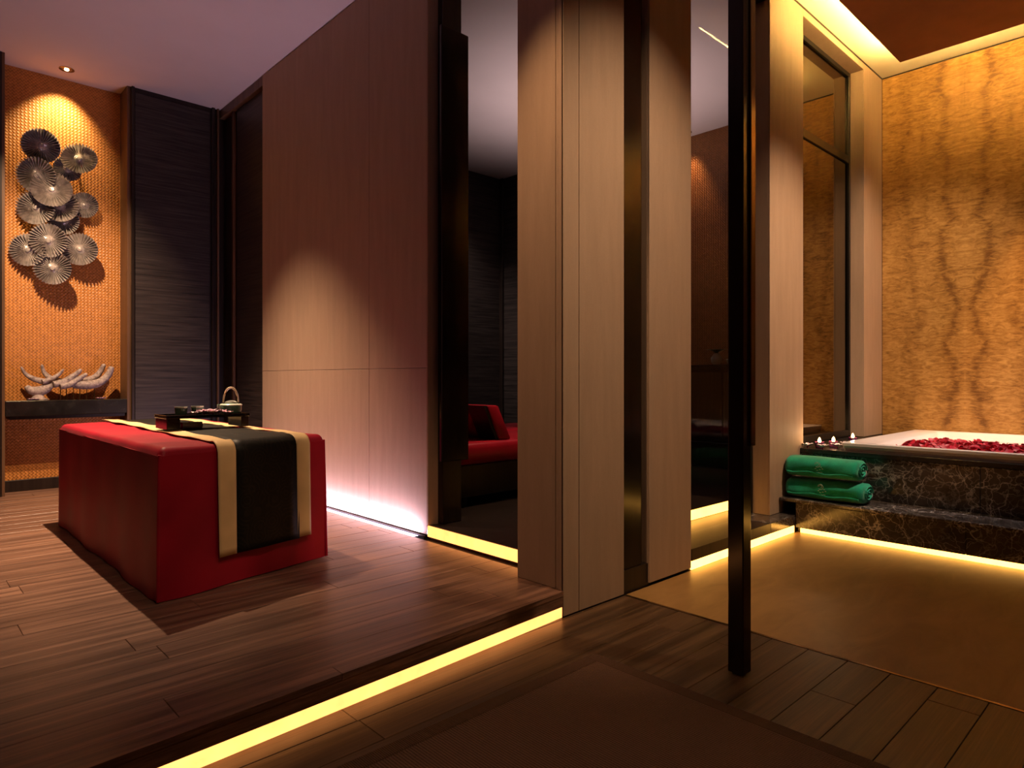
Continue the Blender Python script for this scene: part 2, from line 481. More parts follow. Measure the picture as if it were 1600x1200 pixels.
planks(floor, -0.4, XF - 0.014, -0.24, Y0 + 0.03 - 0.031, 0.0, 0.152, 5, M['hall_wood'])

# ceilings
struct(MB().box(-1.8, XF, -2.5, Y0, ZC, ZC + 0.3).obj('ceiling_hall', M['ceiling']))
struct(MB().box(-1.8, XP + 0.2, Y0, 7.4, ZC, ZC + 0.3).obj('ceiling', M['ceiling']))
struct(MB().box(XP + 0.2, XW, 2.32, 7.4, ZC, ZC + 0.3).obj('ceiling_lounge', M['ceiling']))
struct(MB().box(XF, XW, -2.5, 2.32, ZCB, ZCB + 0.2).obj('ceiling_bath', M['cove']))

# outer walls
struct(MB().box(-1.9, -1.8, -2.5, 7.4, -0.1, 4.2).obj('wall_left', M['hall_wall']))
struct(MB().box(-1.9, XW, -2.6, -2.5, -0.1, 4.2).obj('wall_front', M['hall_wall']))

# bath end wall of gold book-matched stone, in two tall slabs that meet on the mirror line
wr = struct(MB().box(XW + 0.012, XW + 0.12, -2.5, YB1, 0.0, ZCB + 0.1).obj('wall_bath', M['dark_wood']))
for a, b in ((-2.5, 0.1995), (0.2, 1.4998), (1.5002, YB1 - 0.002)):
    MB().box(XW, XW + 0.012, a, b, 0.0, ZCB - 0.004, 0.001).obj('stone_slab', M['gold_stone'], wr)

# dropped ceiling panel of the bath with light hidden above its edge
cp = struct(MB().box(XF + 0.25, 6.285, -2.2, 1.832, 3.80, 3.836, 0.004).obj('ceiling_drop', M['cove_panel']))
struct(MB().box(2.9, XW - 0.001, YB1 - 0.006, YB1 - 0.0005, ZCB - 0.012, ZCB - 0.002).obj('trim_9', M['dark_wood']))
struct(MB().box(XW - 0.006, XW - 0.0005, -2.4, YB1 - 0.006, ZCB - 0.012, ZCB - 0.002).obj('trim_10', M['dark_wood']))
cl = thing('cove_light', (5.4, 1.8, 3.837), 'warm hidden cove light strip running above the brown ceiling panel of the bath', 'light strip')
MB().box(4.62, 6.22, 1.800, 1.826, 3.8365, 3.849).obj('diffuser', M['led_cove'], cl)
MB().box(6.225, 6.279, -2.1, 1.798, 3.8365, 3.849).obj('diffuser', M['led_cove'], cl)
MB().box(4.62, 6.22, 1.785, 1.798, 3.8362, 3.845).obj('channel', M['chrome'], cl)

# treatment room: far wall with woven niche
WB = 7.159
wb = struct(MB().box(0.69, 1.66, WB, WB + 0.12, ZP, ZC).obj('wall_niche', M['rattan']))
struct(MB().box(-1.8, 0.69, 6.9, 7.3, ZP, ZC).obj('wall_panel_left', M['dark_wood']))
MB().box(0.69, 0.71, 6.905, 7.159, ZP, ZC).obj('niche_jamb', M['brown_wood'], wb)
MB().box(1.615, 1.66, 6.905, 7.159, ZP, ZC).obj('niche_jamb', M['brown_wood'], wb)
MB().box(0.711, 1.614, 7.13, 7.159, ZP, ZP + 0.10, 0.004).obj('baseboard', M['dark_wood'], wb)
dp = struct(MB().box(1.66, 2.50, 6.90, 7.3, ZP, ZC).obj('wall_dark_panel', M['dark_wood']))
MB().box(1.675, 2.345, 6.888, 6.90, ZP + 0.1, ZC - 0.05, 0.003).obj('veneer_panel', M['dark_veneer'], dp)
MB().box(1.645, 1.672, 6.875, 6.905, ZP, ZC, 0.004).obj('edge_strip', M['dark_wood'], dp)
MB().box(2.36, 2.392, 6.868, 6.90, ZP, ZC, 0.004).obj('edge_strip', M['dark_wood'], dp)
MB().box(2.41, 2.428, 6.862, 6.90, ZP, ZC, 0.003).obj('edge_strip', M['brown_wood'], dp)
MB().box(1.66, 2.44, 6.86, 6.90, ZP, ZP + 0.1, 0.004).obj('baseboard', M['dark_wood'], dp)

# partition between treatment room and lounge
wp = struct(MB().box(XP + 0.06, 2.68, 3.36, 6.90, ZB, ZC).obj('wall_partition', M['dark_wood']))
MB().box(XP + 0.045, XP + 0.06, 5.84, 6.55, ZP, 3.73, 0.003).obj('veneer_panel', M['dark_veneer'], wp)
MB().box(XP + 0.03, XP + 0.06, 6.60, 6.64, ZP, 3.73, 0.003).obj('edge_strip', M['brown_wood'], wp)
MB().box(XP + 0.005, XP + 0.06, 5.84, 6.90, 3.73, ZC, 0.003).obj('cornice', M['brown_wood'], wp)
# linen faced sliding panel: four sheets with hairline joints
for a, b in ((3.353, 4.03), (4.033, 5.835)):
    for c, d in ((ZP + 0.012, 1.168), (1.171, ZC - 0.008)):
        MB().box(XP, XP + 0.058, a, b, c, d, 0.0015).obj('wall_sheet', M['linen'], wp)
# end of the wall beside the opening
je = struct(MB().box(XP + 0.001, 2.518, 3.345, 3.3525, ZP + 0.012, ZC - 0.006).obj('trim_4', M['linen']))
struct(MB().box(2.52, 2.672, 3.30, 3.3598, ZB + 0.001, ZC - 0.001, 0.004).obj('trim_5', M['dark_wood']))
pull = thing('door_pull', (2.6, 3.28, 0.585), 'long black lacquered board hung on the dark jamb of the opening', 'door pull')
MB().box(2.482, 2.70, 3.262, 3.284, 0.585, 3.29, 0.006, 2).obj('board', M['lacquer'], pull)
for z in (0.8, 1.95, 3.1):
    MB().box(2.56, 2.62, 3.284, 3.30, z - 0.04, z + 0.04, 0.003).obj('bracket', M['black_metal'], pull)

# column by the step: corner post and two linen faces
c1 = struct(MB().box(2.275, 2.715, Y0 + 0.012, 2.355, 0.0, ZC).obj('column_1', M['dark_wood']))
MB().box(2.267, 2.276, 2.107, 2.362, ZP + 0.001, ZC - 0.002, 0.0015).obj('face_panel', M['linen'], c1)
MB().box(2.276, 2.72, 2.355, 2.362, ZP + 0.001, ZC - 0.002, 0.0015).obj('face_panel', M['linen'], c1)
cpst = MB().box(2.265, 2.276, Y0 + 0.003, 2.088, ZP + 0.001, ZC - 0.002, 0.001).obj('corner_post', M['linen'], c1)
MB().box(2.268, 2.276, 2.091, 2.104, ZP + 0.001, ZC - 0.002, 0.001).obj('corner_bead', M['linen'], c1)
MB().box(2.265, 2.374, Y0, Y0 + 0.012, 0.004, ZC - 0.002, 0.0015).obj('face_panel', M['linen'], c1)
MB().box(2.377, 2.723, Y0, Y0 + 0.012, 0.004, ZC - 0.002, 0.0015).obj('face_panel', M['linen'], c1)
struct(MB().box(2.728, 2.90, Y0 + 0.02, 2.16, 0.0, ZC, 0.004).obj('column_2', M['lacquer']))
MB().box(2.90, 2.94, Y0 + 0.045, 2.16, 0.0, ZC, 0.003).obj('edge_strip', M['bronze'], bpy.data.objects['column_2'])
c3 = struct(MB().box(2.957, 3.345, Y0 + 0.012, 2.20, 0.0, ZC).obj('column_3', M['dark_wood']))
MB().box(2.945, 3.354, Y0, Y0 + 0.012, 0.014, ZC, 0.002).obj('face_panel', M['linen'], c3)
MB().box(2.945, 2.957, Y0 + 0.012, 2.20, 0.014, ZC, 0.002).obj('face_panel', M['linen'], c3)
c4 = struct(MB().box(4.595, 5.131, YB1 + 0.012, 2.302, ZP + 0.003, ZCB).obj('column_4', M['dark_wood']))
MB().box(4.583, 5.143, YB1, YB1 + 0.012, ZP + 0.003, ZCB - 0.003, 0.002).obj('face_panel', M['linen'], c4)
MB().box(4.583, 4.595, YB1 + 0.012, 2.302, ZP + 0.003, ZCB - 0.003, 0.002).obj('face_panel', M['linen'], c4)
c5 = struct(MB().box(6.453, XW, YB1 + 0.012, 2.32, 0.5, ZCB).obj('column_5', M['dark_wood']))
MB().box(6.441, XW - 0.002, YB1, YB1 + 0.012, 0.575, ZCB - 0.003, 0.002).obj('face_panel', M['linen'], c5)
MB().box(6.441, 6.453, YB1 + 0.012, 2.32, 0.575, ZCB - 0.003, 0.002).obj('face_panel', M['linen'], c5)
struct(MB().box(5.143, 6.441, YB1, 2.32, 3.905, ZCB - 0.003, 0.002).obj('trim_6', M['linen']))
pl = struct(MB().box(4.35, XT + 0.4, Y0 - 0.001, YB1 + 0.14, 0.056, ZP + 0.002, 0.003).obj('trim_7', M['marble']))

# bronze mirror window between the two far columns
w2 = struct(MB().box(5.143, 6.441, 2.303, 2.31, 0.575, 3.905).obj('window_2', M['bronze_mirror']))
fr = M['black_metal']
MB().box(6.405, 6.441, 2.285, 2.303, 0.575, 3.905, 0.002).obj('window_frame', fr, w2)
MB().box(5.143, 6.405, 2.285, 2.303, 3.865, 3.905, 0.002).obj('window_frame', fr, w2)
MB().box(5.143, 6.405, 2.288, 2.303, 3.075, 3.145, 0.002).obj('transom', fr, w2)
MB().box(5.143, 6.405, 2.285, 2.303, 0.575, 0.63, 0.002).obj('window_frame', fr, w2)

# glass between column and tub, looking into the lounge
w1 = struct(MB().box(3.40, 4.56, 2.282, 2.288, ZP + 0.002, ZC).obj('window_1', M['glass']))
MB().box(3.355, 3.40, 2.201, 2.31, ZP + 0.001, ZC, 0.003).obj('window_frame', M['black_metal'], w1)
MB().box(4.56, 4.60, 2.303, 2.33, ZP + 0.003, ZC, 0.003).obj('window_frame', M['black_metal'], w1)
struct(MB().box(3.35, 4.62, 2.17, 2.32, ZC, ZCB).obj('wall_header', M['dark_wood']))

# lounge beyond: dark far wall, woven wall on the right
wl = struct(MB().box(2.68, 6.2, 6.66, 6.9, ZB, ZC).obj('wall_lounge_back', M['dark_veneer']))
struct(MB().box(6.084, 6.6, 4.7, 6.66, ZB, ZC).obj('wall_lounge_side', M['dark_veneer']))
struct(MB().box(6.55, 6.68, 2.33, 4.7, ZB, ZC).obj('wall_lounge_woven', M['rattan_dark']))
MB().box(6.05, 6.084, 6.60, 6.66, ZB, ZC, 0.003).obj('corner_post', M['dark_wood'], wl)

# ------------------------------------------------------------------ light strips
def led(name, label, boxes, mat, chan=None):
    x0, x1, y0, y1, z0, z1 = boxes
    t = thing(name, ((x0+x1)/2, (y0+y1)/2, z0), label, 'light strip')
    MB().box(x0, x1, y0, y1, z0, z1, 0.001).obj('diffuser', mat, t)
    if chan:
        MB().box(*chan).obj('channel', M['chrome'], t)
    return t
sg = thing('step_light', (0.5, edge_y(0.5), 0.0), 'long glowing yellow light strip along the foot of the timber platform step', 'light strip')
edge_prism(-1.7, 2.255, 0.001, 0.010, 0.0015, 0.048).obj('diffuser', M['led_gold'], sg)
edge_prism(2.256, 2.2615, 0.0, 0.011, 0.001, 0.049).obj('end_cap', M['chrome'], sg)
led('threshold_light', 'short yellow light strip lining the step of the dark opening beside the beige wall', (XP, XP + 0.010, 2.50, 3.345, ZP + 0.001, ZB - 0.003), M['led_gold'], (XP, XP + 0.010, 3.3455, 3.352, ZP + 0.001, ZB - 0.003))
led('lounge_step_light', 'warm light strip seen through the glass on the upper step behind it', (XP + 0.02, 4.62, 2.475, 2.486, ZP + 0.001, ZB - 0.003), M['led_bath'], (4.62, 4.64, 2.475, 2.486, ZP + 0.001, ZB - 0.003))
led('glass_foot_light', 'bright light strip at bath floor level below the tall glass pane', (3.36, XT - 0.006, Y0 + 0.001, Y0 + 0.010, 0.001, 0.050), M['led_bath'])
led('tub_foot_light', 'bright light strip glowing under the front of the marble tub step', (XT + 0.022, XT + 0.034, -2.4, Y0 - 0.03, 0.001, 0.036), M['led_bath'])
struct(MB().box(XP + 0.01, XW, 2.486, 2.4875, ZP, ZB).obj('trim_8', M['dark_wood']))

# lilac slot light at the foot of the beige wall
sl = thing('slot_light', (2.41, 4.6, ZP), 'pale lilac light strip set into the floor at the foot of the beige wall', 'light strip')
MB().box(2.380, 2.418, 3.42, 5.83, ZP - 0.004, ZP - 0.001).obj('diffuser', M['led_lilac'], sl)
MB().box(2.421, 2.437, 3.36, 5.83, ZP - 0.019, ZP + 0.006, 0.001).obj('channel', M['black_metal'], sl)
def area(name, loc, rot, sx, sy, power, col, parent, spread=None):
    d = bpy.data.lights.new(name, 'AREA'); d.shape = 'RECTANGLE'; d.size = sx; d.size_y = sy; d.energy = power; d.color = col
    if spread: d.spread = math.radians(spread)
    o = bpy.data.objects.new(name, d); o.location = loc; o.rotation_euler = rot
    attach(o, parent); return o
area('slot_lamp', (2.399, 4.62, ZP + 0.003), (math.pi, 0, 0), 0.03, 2.38, P_SLOT, LILAC, sl)

# ------------------------------------------------------------------ recessed downlights
def spot(name, loc, target, power, col, angle, blend, parent, radius=0.03):
    d = bpy.data.lights.new(name, 'SPOT'); d.energy = power; d.color = col; d.spot_size = math.radians(angle); d.spot_blend = blend; d.shadow_soft_size = radius
    o = bpy.data.objects.new(name, d); o.location = loc
    o.rotation_euler = (Vector(target) - Vector(loc)).to_track_quat('-Z', 'Y').to_euler()
    attach(o, parent); return o
def downlight(x, y, zc, label, target, power, col, angle, blend, radius=0.03):
    t = thing('recessed_downlight', (x, y, zc), label, 'downlight', 'ceiling downlights')
    MB().lathe([(0.058, -0.0005), (0.058, -0.006), (0.050, -0.008), (0.040, -0.006), (0.040, -0.0005)], (x, y, zc), 28, False, False).obj('trim_ring', M['bronze'], t, 40)
    MB().lathe([(0.040, -0.001), (0.040, -0.004), (0.0, -0.0042)][:2], (x, y, zc), 28).obj('baffle', M['chrome'], t, 40)
    MB().lathe([(0.004, -0.014), (0.014, -0.012), (0.018, -0.008), (0.018, -0.004)], (x, y, zc), 16).obj('bulb', M['bulb'], t, 60)
    spot('spot_lamp', (x, y, zc - 0.03), target, power, col, angle, blend, t, radius)
    return t
downlight(1.142, 6.90, ZC, 'small recessed ceiling downlight above the woven niche', (1.12, 7.16, 3.25), P_NICHE, (1.0, 0.66, 0.30), 82, 1.0, 0.02)
downlight(1.25, 5.14, ZC, 'recessed ceiling downlight straight above the draped massage table', (1.08, 5.0, 0.0), P_TABLE, WARM, 78, 1.0, 0.02)
downlight(0.62, 5.35, ZC, 'recessed ceiling downlight turned towards the horn sculpture in the niche', (1.15, 7.1, 1.55), 430, (1.0, 0.66, 0.40), 52, 1.0, 0.02)
downlight(0.75, 0.75, ZC, 'unseen downlight added as front fill, turned towards the near end of the massage table', (1.25, 3.2, 0.4), 72, WARM, 40, 1.0)  # added front fill for the near table end, fixture unseen
downlight(0.95, 0.35, ZC, 'unseen downlight added to brighten the ribbed rug', (1.15, 0.95, 0.0), 60, WARM, 46, 1.0)  # out of view lamp added to lift the rug's brightness
downlight(1.45, 1.95, ZC, 'recessed ceiling downlight in front of the column by the step', (2.35, 2.2, 1.3), P_HALL * 1.15, (1.0, 0.58, 0.30), 42, 1.0)
downlight(2.66, 0.40, ZC, 'recessed ceiling downlight between the post and the linen columns', (2.85, 2.1, 1.45), P_HALL * 1.45, WARM, 58, 1.0)
downlight(4.4, 0.55, 3.80, 'recessed ceiling downlight in front of the far linen column', (5.0, 2.1, 1.3), P_BATH * 1.2, WARM, 58, 1.0)
downlight(5.35, 0.60, 3.80, 'recessed ceiling downlight over the far tub corner', (6.5, 2.1, 1.5), P_BATH, WARM, 62, 1.0)
downlight(5.9, 0.35, 3.80, 'recessed ceiling downlight over the middle of the tub', (6.0, 0.9, 0.5), P_BATH * 1.3, (1.0, 0.80, 0.74), 52, 1.0)
downlight(6.35, 0.25, 3.80, 'recessed ceiling downlight beside the gold stone wall', (6.92, 1.0, 1.0), P_BATH * 1.6, AMBER, 40, 1.0)
downlight(3.9, 3.10, ZC, 'added downlight out of view that brightens the red lounge chairs', (3.35, 3.75, 0.6), 150, WARM, 44, 0.9)  # no fixture seen here; added so the red chairs catch light
downlight(4.3, 6.25, ZC, 'added hidden downlight washing the dark far wall of the lounge', (4.9, 6.65, 1.9), 170, (1.0, 0.78, 0.68), 84, 1.0)  # added fill for the lounge back wall, hidden by the partition
downlight(6.40, 3.98, ZC, 'recessed ceiling downlight grazing the woven wall of the lounge', (6.56, 4.02, 2.2), 36, AMBER, 60, 0.8)

# added floor lamp, hidden by the column, that brightens the lounge ceiling
ul = thing('fill_uplight', (5.0, 4.05, ZB), 'added dark slim floor lamp hidden behind the column, shining up at the lounge ceiling', 'floor lamp')
MB().lathe([(0.15, 0), (0.15, 0.015), (0.03, 0.03)], (5.0, 4.05, ZB), 28).obj('base', M['black_metal'], ul, 40)
MB().lathe([(0.015, 0.03), (0.015, 1.7)], (5.0, 4.05, ZB), 14).obj('pole', M['black_metal'], ul, 40)
MB().lathe([(0.02, 1.69), (0.10, 1.74), (0.18, 1.86), (0.172, 1.862), (0.09, 1.75), (0.02, 1.70)], (5.0, 4.05, ZB), 28, True, True).obj('bowl_shade', M['black_metal'], ul, 60)
spot('lamp_light', (5.0, 4.05, ZB + 1.84), (5.0, 4.05, 4.0), P_ROOM_B, (1.0, 0.73, 0.72), 120, 0.9, ul, 0.08)

# ------------------------------------------------------------------ massage table
NL, NR, FL, FR = Vector((0.86, 3.16, 0)), Vector((1.755, 3.36, 0)), Vector((0.845, 5.36, 0)), Vector((1.74, 5.52, 0))
TZ = 0.795
mt = thing('massage_table', ((NL+NR+FL+FR)/4)[:2] + (ZP,) if False else (1.30, 4.35, ZP), 'massage table fully draped in deep red satin with a hanging skirt', 'massage table')
def bil(u, v):
    return (NL*(1-u) + NR*u)*(1-v) + (FL*(1-u) + FR*u)*v
def table_top():
    mb = MB(); nu, nv = 26, 40
    cen = bil(.5, .5)
    rnd = random.Random(4)
    ph = [rnd.uniform(0, 6.28) for _ in range(6)]
    def fn(u, v):
        p = bil(u, v)
        e = min(min(u, 1-u)*0.92, min(v, 1-v)*2.2)           # metres to the border
        rr = 0.035
        drop = rr - math.sqrt(max(0, rr*rr - max(0, rr - e)**2)) if e < rr else 0
        w = 0.0035*math.sin(9*u + 5*v + ph[0]) + 0.003*math.sin(23*v - 6*u + ph[1]) + 0.002*math.sin(41*v + ph[2])
        w *= min(1, e/0.08)
        return (p.x, p.y, TZ - drop + w)
    mb.grid(fn, nu, nv)
    return mb
def edge_u(k, n):
    return k
# nonuniform grid: refine near the borders by warping the parameter
def table_cover():
    mb = MB()
    def warp(t, L):
        b = 0.05 / L
        if t < 0.25: return b * (t/0.25)
        if t > 0.75: return 1 - b * ((1-t)/0.25)
        return b + (1 - 2*b)*(t - 0.25)/0.5
    rnd = random.Random(4); ph = [rnd.uniform(0, 6.28) for _ in range(6)]
    def fn(a, c):
        u, v = warp(a, 0.92), warp(c, 2.2)
        p = bil(u, v)
        du, dv = min(u, 1-u)*0.92, min(v, 1-v)*2.2
        rr = 0.04
        e = min(du, dv)
        if du < rr and dv < rr: e = max(0.0, rr - math.hypot(rr-du, rr-dv))
        drop = rr - math.sqrt(max(0, rr*rr - (rr-e)**2)) if e < rr else 0
        w = 0.004*math.sin(9*u + 5*v + ph[0]) + 0.003*math.sin(23*v - 6*u + ph[1]) + 0.0025*math.sin(47*v + 5*u + ph[2])
        w *= min(1, e/0.08)
        return (p.x, p.y, TZ - drop + w)
    mb.grid(fn, 40, 48)
    return mb
table_cover().obj('top_cover', M['red_satin'], mt, 60)
def skirt(A, B, seed, inset=0.0):
    mb = MB(); rnd = random.Random(seed)
    d = (B - A).normalized(); nrm = Vector((d.y, -d.x, 0)); L = (B - A).length
    ph = [rnd.uniform(0, 6.28) for _ in range(4)]
    nu, nv = 60, 16
    z1 = TZ - 0.034
    def side(off):
        def fn(a, c):
            s = a * L
            t = c                                   # 0 top .. 1 bottom
            fl = 0.012*t + (0.006*math.sin(s*7 + ph[0]) + 0.004*math.sin(s*15 + ph[1]) + 0.003*math.sin(s*4 + 3*t + ph[2])) * (0.25 + 0.75*t)
            em = min(a, 1-a)*L
            fl *= min(1, 0.3 + em/0.12)
            p = A + d*s + nrm*(fl + off)
            return (p.x, p.y, z1 + (ZP + 0.004 - z1)*t)
        return fn
    f1 = mb.grid(side(0.0), nu, nv); f2 = mb.grid(side(-0.006), nu, nv)
    for j in range(nv):
        for e in (0, nu):
            mb.bm.faces.new((f1[j][e], f1[j+1][e], f2[j+1][e], f2[j][e]))
    for i in range(nu):
        for e in (0, nv):
            mb.bm.faces.new((f1[e][i], f1[e][i+1], f2[e][i+1], f2[e][i]))
    return mb
g = 0.003
dx = (NR - NL).normalized()
dyl = (FL - NL).normalized(); dyr = (FR - NR).normalized()
for A, B, s in ((NL + dx*g, NR - dx*g, 1), (NR + dyr*g, FR - dyr*g, 2), (FR - dx*g, FL + dx*g, 3), (FL - dyl*g, NL + dyl*g, 4)):
    skirt(A, B, s).obj('skirt_panel', M['red_satin'], mt, 60)
for P, s in ((NL, 5), (NR, 6)):
    q = P.copy()
    MB().tube([(q.x + 0.006*(1 if s == 5 else -1), q.y + 0.006, TZ - 0.03), (q.x, q.y + 0.002, 0.5), (q.x - 0.004*(1 if s == 5 else -1), q.y - 0.006, ZP + 0.006)], [0.007, 0.007, 0.008], 8).obj('corner_piping', M['red_satin'], mt, 60)

# runner: black centre with gold bands, hanging over the near end
rn = thing('table_runner', (1.4, 4.35, TZ), 'black brocade runner with two gold bands lying along the red massage table', 'table runner')
U0, U1, U2, U3 = 0.290, 0.392, 0.775, 0.868
def band(u0, u1, lift, mat, name, hem):
    mb = MB(); rnd = random.Random(int(u0*1000)); ph = [rnd.uniform(0, 6.28) for _ in range(4)]
    nrm = Vector((dx.y, -dx.x, 0))
    # path along the length: far end .. near edge .. over the edge .. hem
    path = []
    for k in range(41): path.append(('t', 1 - k/40*0.975))
    for k in range(1, 8): path.append(('r', k/8))
    for k in range(0, 15): path.append(('h', k/14))
    def fn(a, c):
        u = u0 + (u1-u0)*a
        idx = min(int(round(c*(len(path)-1))), len(path)-1)
        ty, val = path[idx]
        wob = 0.0035*math.sin(val*16 + ph[0])*1.0
        if ty == 't':
            p = bil(u, val); z = TZ + 0.007 + lift + 0.004*math.sin(9*u + 5*val + 1.0) + 0.0025*math.sin(31*val + 4*u + ph[1])
            p = p + dx*wob*0.6
        elif ty == 'r':
            th = val*math.pi/2
            p0 = bil(u, 0.025); r = 0.055 + 0.012 + lift
            p = bil(u, 0.0) + nrm*(0.014 + lift) ; p = p0*(1-math.sin(th)) + p*math.sin(th)
            z = TZ + 0.007 + lift - 0.05*(1-math.cos(th))
        else:
            p = bil(u, 0.0) + nrm*(0.016 + lift + 0.012*val + 0.004*math.sin(u*20 + ph[2])*val)
            hz = hem
            z = (TZ + 0.007 + lift - 0.05) + (hz - (TZ - 0.045))*val
        return (p.x, p.y, z)
    mb.grid(fn, 6, len(path) - 1)
    o = mb.obj(name, mat, rn, 60)
    so = o.modifiers.new('thickness', 'SOLIDIFY'); so.thickness = 0.003; so.offset = 1
    return o
band(U1 - 0.012, U2 + 0.012, 0.0, M['brocade'], 'centre_panel', 0.262)
band(U0, U1, 0.0035, M['gold_cloth'], 'gold_band', 0.258)
band(U2, U3, 0.0035, M['gold_cloth'], 'gold_band', 0.265)

# tray stand on the table
TY0, TY1, TX0, TX1 = 3.97, 4.20, 1.12, 1.585
TT = TZ + 0.095
tr = thing('tray_stand', (1.35, 4.1, TZ + 0.01), 'low dark wooden tray stand with block legs on the massage table', 'tray')
MB().box(TX0, TX1, TY0, TY1, TT - 0.014, TT - 0.002, 0.003).obj('tray_board', M['lacquer'], tr)
for bx in ((TX0, TX1, TY0, TY0 + 0.01), (TX0, TX1, TY1 - 0.01, TY1), (TX0, TX0 + 0.01, TY0 + 0.01, TY1 - 0.01), (TX1 - 0.01, TX1, TY0 + 0.01, TY1 - 0.01)):
    MB().box(*bx, TT - 0.002, TT + 0.006, 0.002).obj('rim', M['lacquer'], tr)
for a, b in ((TX0 + 0.005, TX0 + 0.075), (TX1 - 0.05, TX1 - 0.005)):
    MB().box(a, b, TY0 + 0.008, TY1 - 0.008, TZ + 0.021, TT - 0.014, 0.003).obj('leg', M['lacquer'], tr)
# teapot
tp = (1.515, 4.09, TT - 0.001)
pot = thing('teapot', tp, 'dark green squat teapot with an arched cane handle on the tray', 'teapot')
MB().lathe([(0.040, 0), (0.056, 0.008), (0.060, 0.025), (0.060, 0.052), (0.052, 0.060), (0.030, 0.066)], tp, 32).obj('body', M['celadon'], pot, 50)
MB().lathe([(0.0615, 0.050), (0.064, 0.054), (0.058, 0.060), (0.050, 0.062)], tp, 32, False, False).obj('shoulder_rim', M['celadon_rim'], pot, 60)
lid = MB().lathe([(0.036, 0.064), (0.036, 0.070), (0.024, 0.077), (0.010, 0.080)], tp, 28).obj('lid', M['celadon_rim'], pot, 50)
MB().lathe([(0.006, 0.080), (0.011, 0.087), (0.006, 0.094)], tp, 14).obj('knob', M['celadon_rim'], lid, 60)
hp = [(tp[0] + 0.040*math.cos(math.radians(t)), tp[1] - 0.012*math.cos(math.radians(t)), tp[2] + 0.068 + 0.090*math.sin(math.radians(t))) for t in range(0, 181, 15)]
MB().tube(hp, [0.0045]*2 + [0.0062]*9 + [0.0045]*2, 10).obj('handle', M['cane'], pot, 60)
MB().tube(crv([(tp[0] - 0.05, tp[1] - 0.02, tp[2] + 0.03), (tp[0] - 0.078, tp[1] - 0.03, tp[2] + 0.042), (tp[0] - 0.088, tp[1] - 0.034, tp[2] + 0.058)], 4), [0.013]*3 + [0.010]*3 + [0.008]*3, 12).obj('spout', M['celadon'], pot, 60)
# cups
for i, (cx_, cy_, lb) in enumerate(((1.235, 4.10, 'small dark green tea cup at the far left of the tray'), (1.335, 4.13, 'small dark green tea cup between its twin and the teapot'))):
    cpz = (cx_, cy_, TT - 0.001)
    c = thing('tea_cup', cpz, lb, 'cup', 'tea cups on the tray')
    MB().lathe([(0.022, 0), (0.030, 0.005), (0.033, 0.030), (0.034, 0.047), (0.031, 0.047), (0.028, 0.010), (0.01, 0.008)], cpz, 28).obj('body', M['celadon'], c, 50)
    MB().lathe([(0.0342, 0.043), (0.0350, 0.050), (0.0300, 0.050), (0.0300, 0.043)], cpz, 28, False, False).obj('rim', M['celadon_rim'], c, 50)
# orchids
def make_flower(name, loc, label, group, size, mat, mat2, seed, tilt=0.5, cat='flower'):
    rnd = random.Random(seed)
    t = thing(name, loc, label, cat, group, rnd.uniform(0, 6.28))
    for k in range(5):
        a = k*2*math.pi/5 + rnd.uniform(-.15, .15)
        mb = MB()
        w = size*(0.42 if k % 2 else 0.34)
        def fn(u, v, a=a, w=w):
            r = v*size; s = (u - .5)*2*w*math.sin(math.pi*min(1, 0.08 + v*0.9))**0.8
            z = size*(0.10 + 0.75*v*tilt) + 0.18*size*(2*u-1)**2 - 0.25*size*v*v*tilt
            return (r*math.cos(a) - s*math.sin(a), r*math.sin(a) + s*math.cos(a), z)
        mb.grid(fn, 4, 5)
        mb.obj('petal', mat, t, 180, local=True)
    MB().lathe([(0.02*size, 0.0), (0.16*size, 0.10*size), (0.20*size, 0.28*size), (0.08*size, 0.45*size)], (0,0,0), 10).obj('lip', mat2, t, 180, local=True)
    return t
fl = [(1.345, 4.045, 0.042, 0), (1.385, 4.085, 0.046, 1), (1.42, 4.02, 0.042, 0), (1.462, 3.995, 0.030, 0), (1.285, 4.02, 0.032, 1), (1.375, 4.005, 0.040, 1)]
fln = ['pink orchid lying beside the tea cups on the tray', 'pale pink orchid standing tallest in the middle of the tray', 'pink orchid at the front of the tray before the teapot', 'small pink orchid touching the teapot on the tray', 'small white orchid at the left of the tray flowers', 'pink orchid nearest the front edge of the tray']
for i, (x, y, s, w) in enumerate(fl):
    make_flower('orchid', (x, y, TT - 0.001), fln[i], 'orchids on the tea tray', s, M['orchid_white' if w else 'orchid'], M['magenta'], 20 + i, 0.9)
rt = thing('rolled_cloth', (1.27, 4.09, TZ + 0.013), 'small patterned rolled cloth under the tray stand', 'cloth')
MB().tube([(1.205, 4.09, TZ + 0.034), (1.345, 4.085, TZ + 0.034)], 0.020, 14).obj('roll', M['white_cloth'], rt, 50)
for x in (1.23, 1.275, 1.32):
    MB().tube([(x - 0.006, 4.089, TZ + 0.034), (x + 0.006, 4.089, TZ + 0.034)], 0.0208, 14).obj('stripe', M['magenta'], rt, 50)

# ------------------------------------------------------------------ niche: ledge, driftwood, discs
lg = thing('niche_ledge', (1.17, 7.05, 0.773), 'black stone ledge across the woven niche', 'shelf')
MB().box(0.712, 1.613, 6.90, WB - 0.001, 0.785, 0.914, 0.004).obj('slab', M['black_stone'], lg)
MB().box(0.745, 1.605, 6.94, WB - 0.001, 0.755, 0.784, 0.002).obj('support_rail', M['dark_wood'], lg)

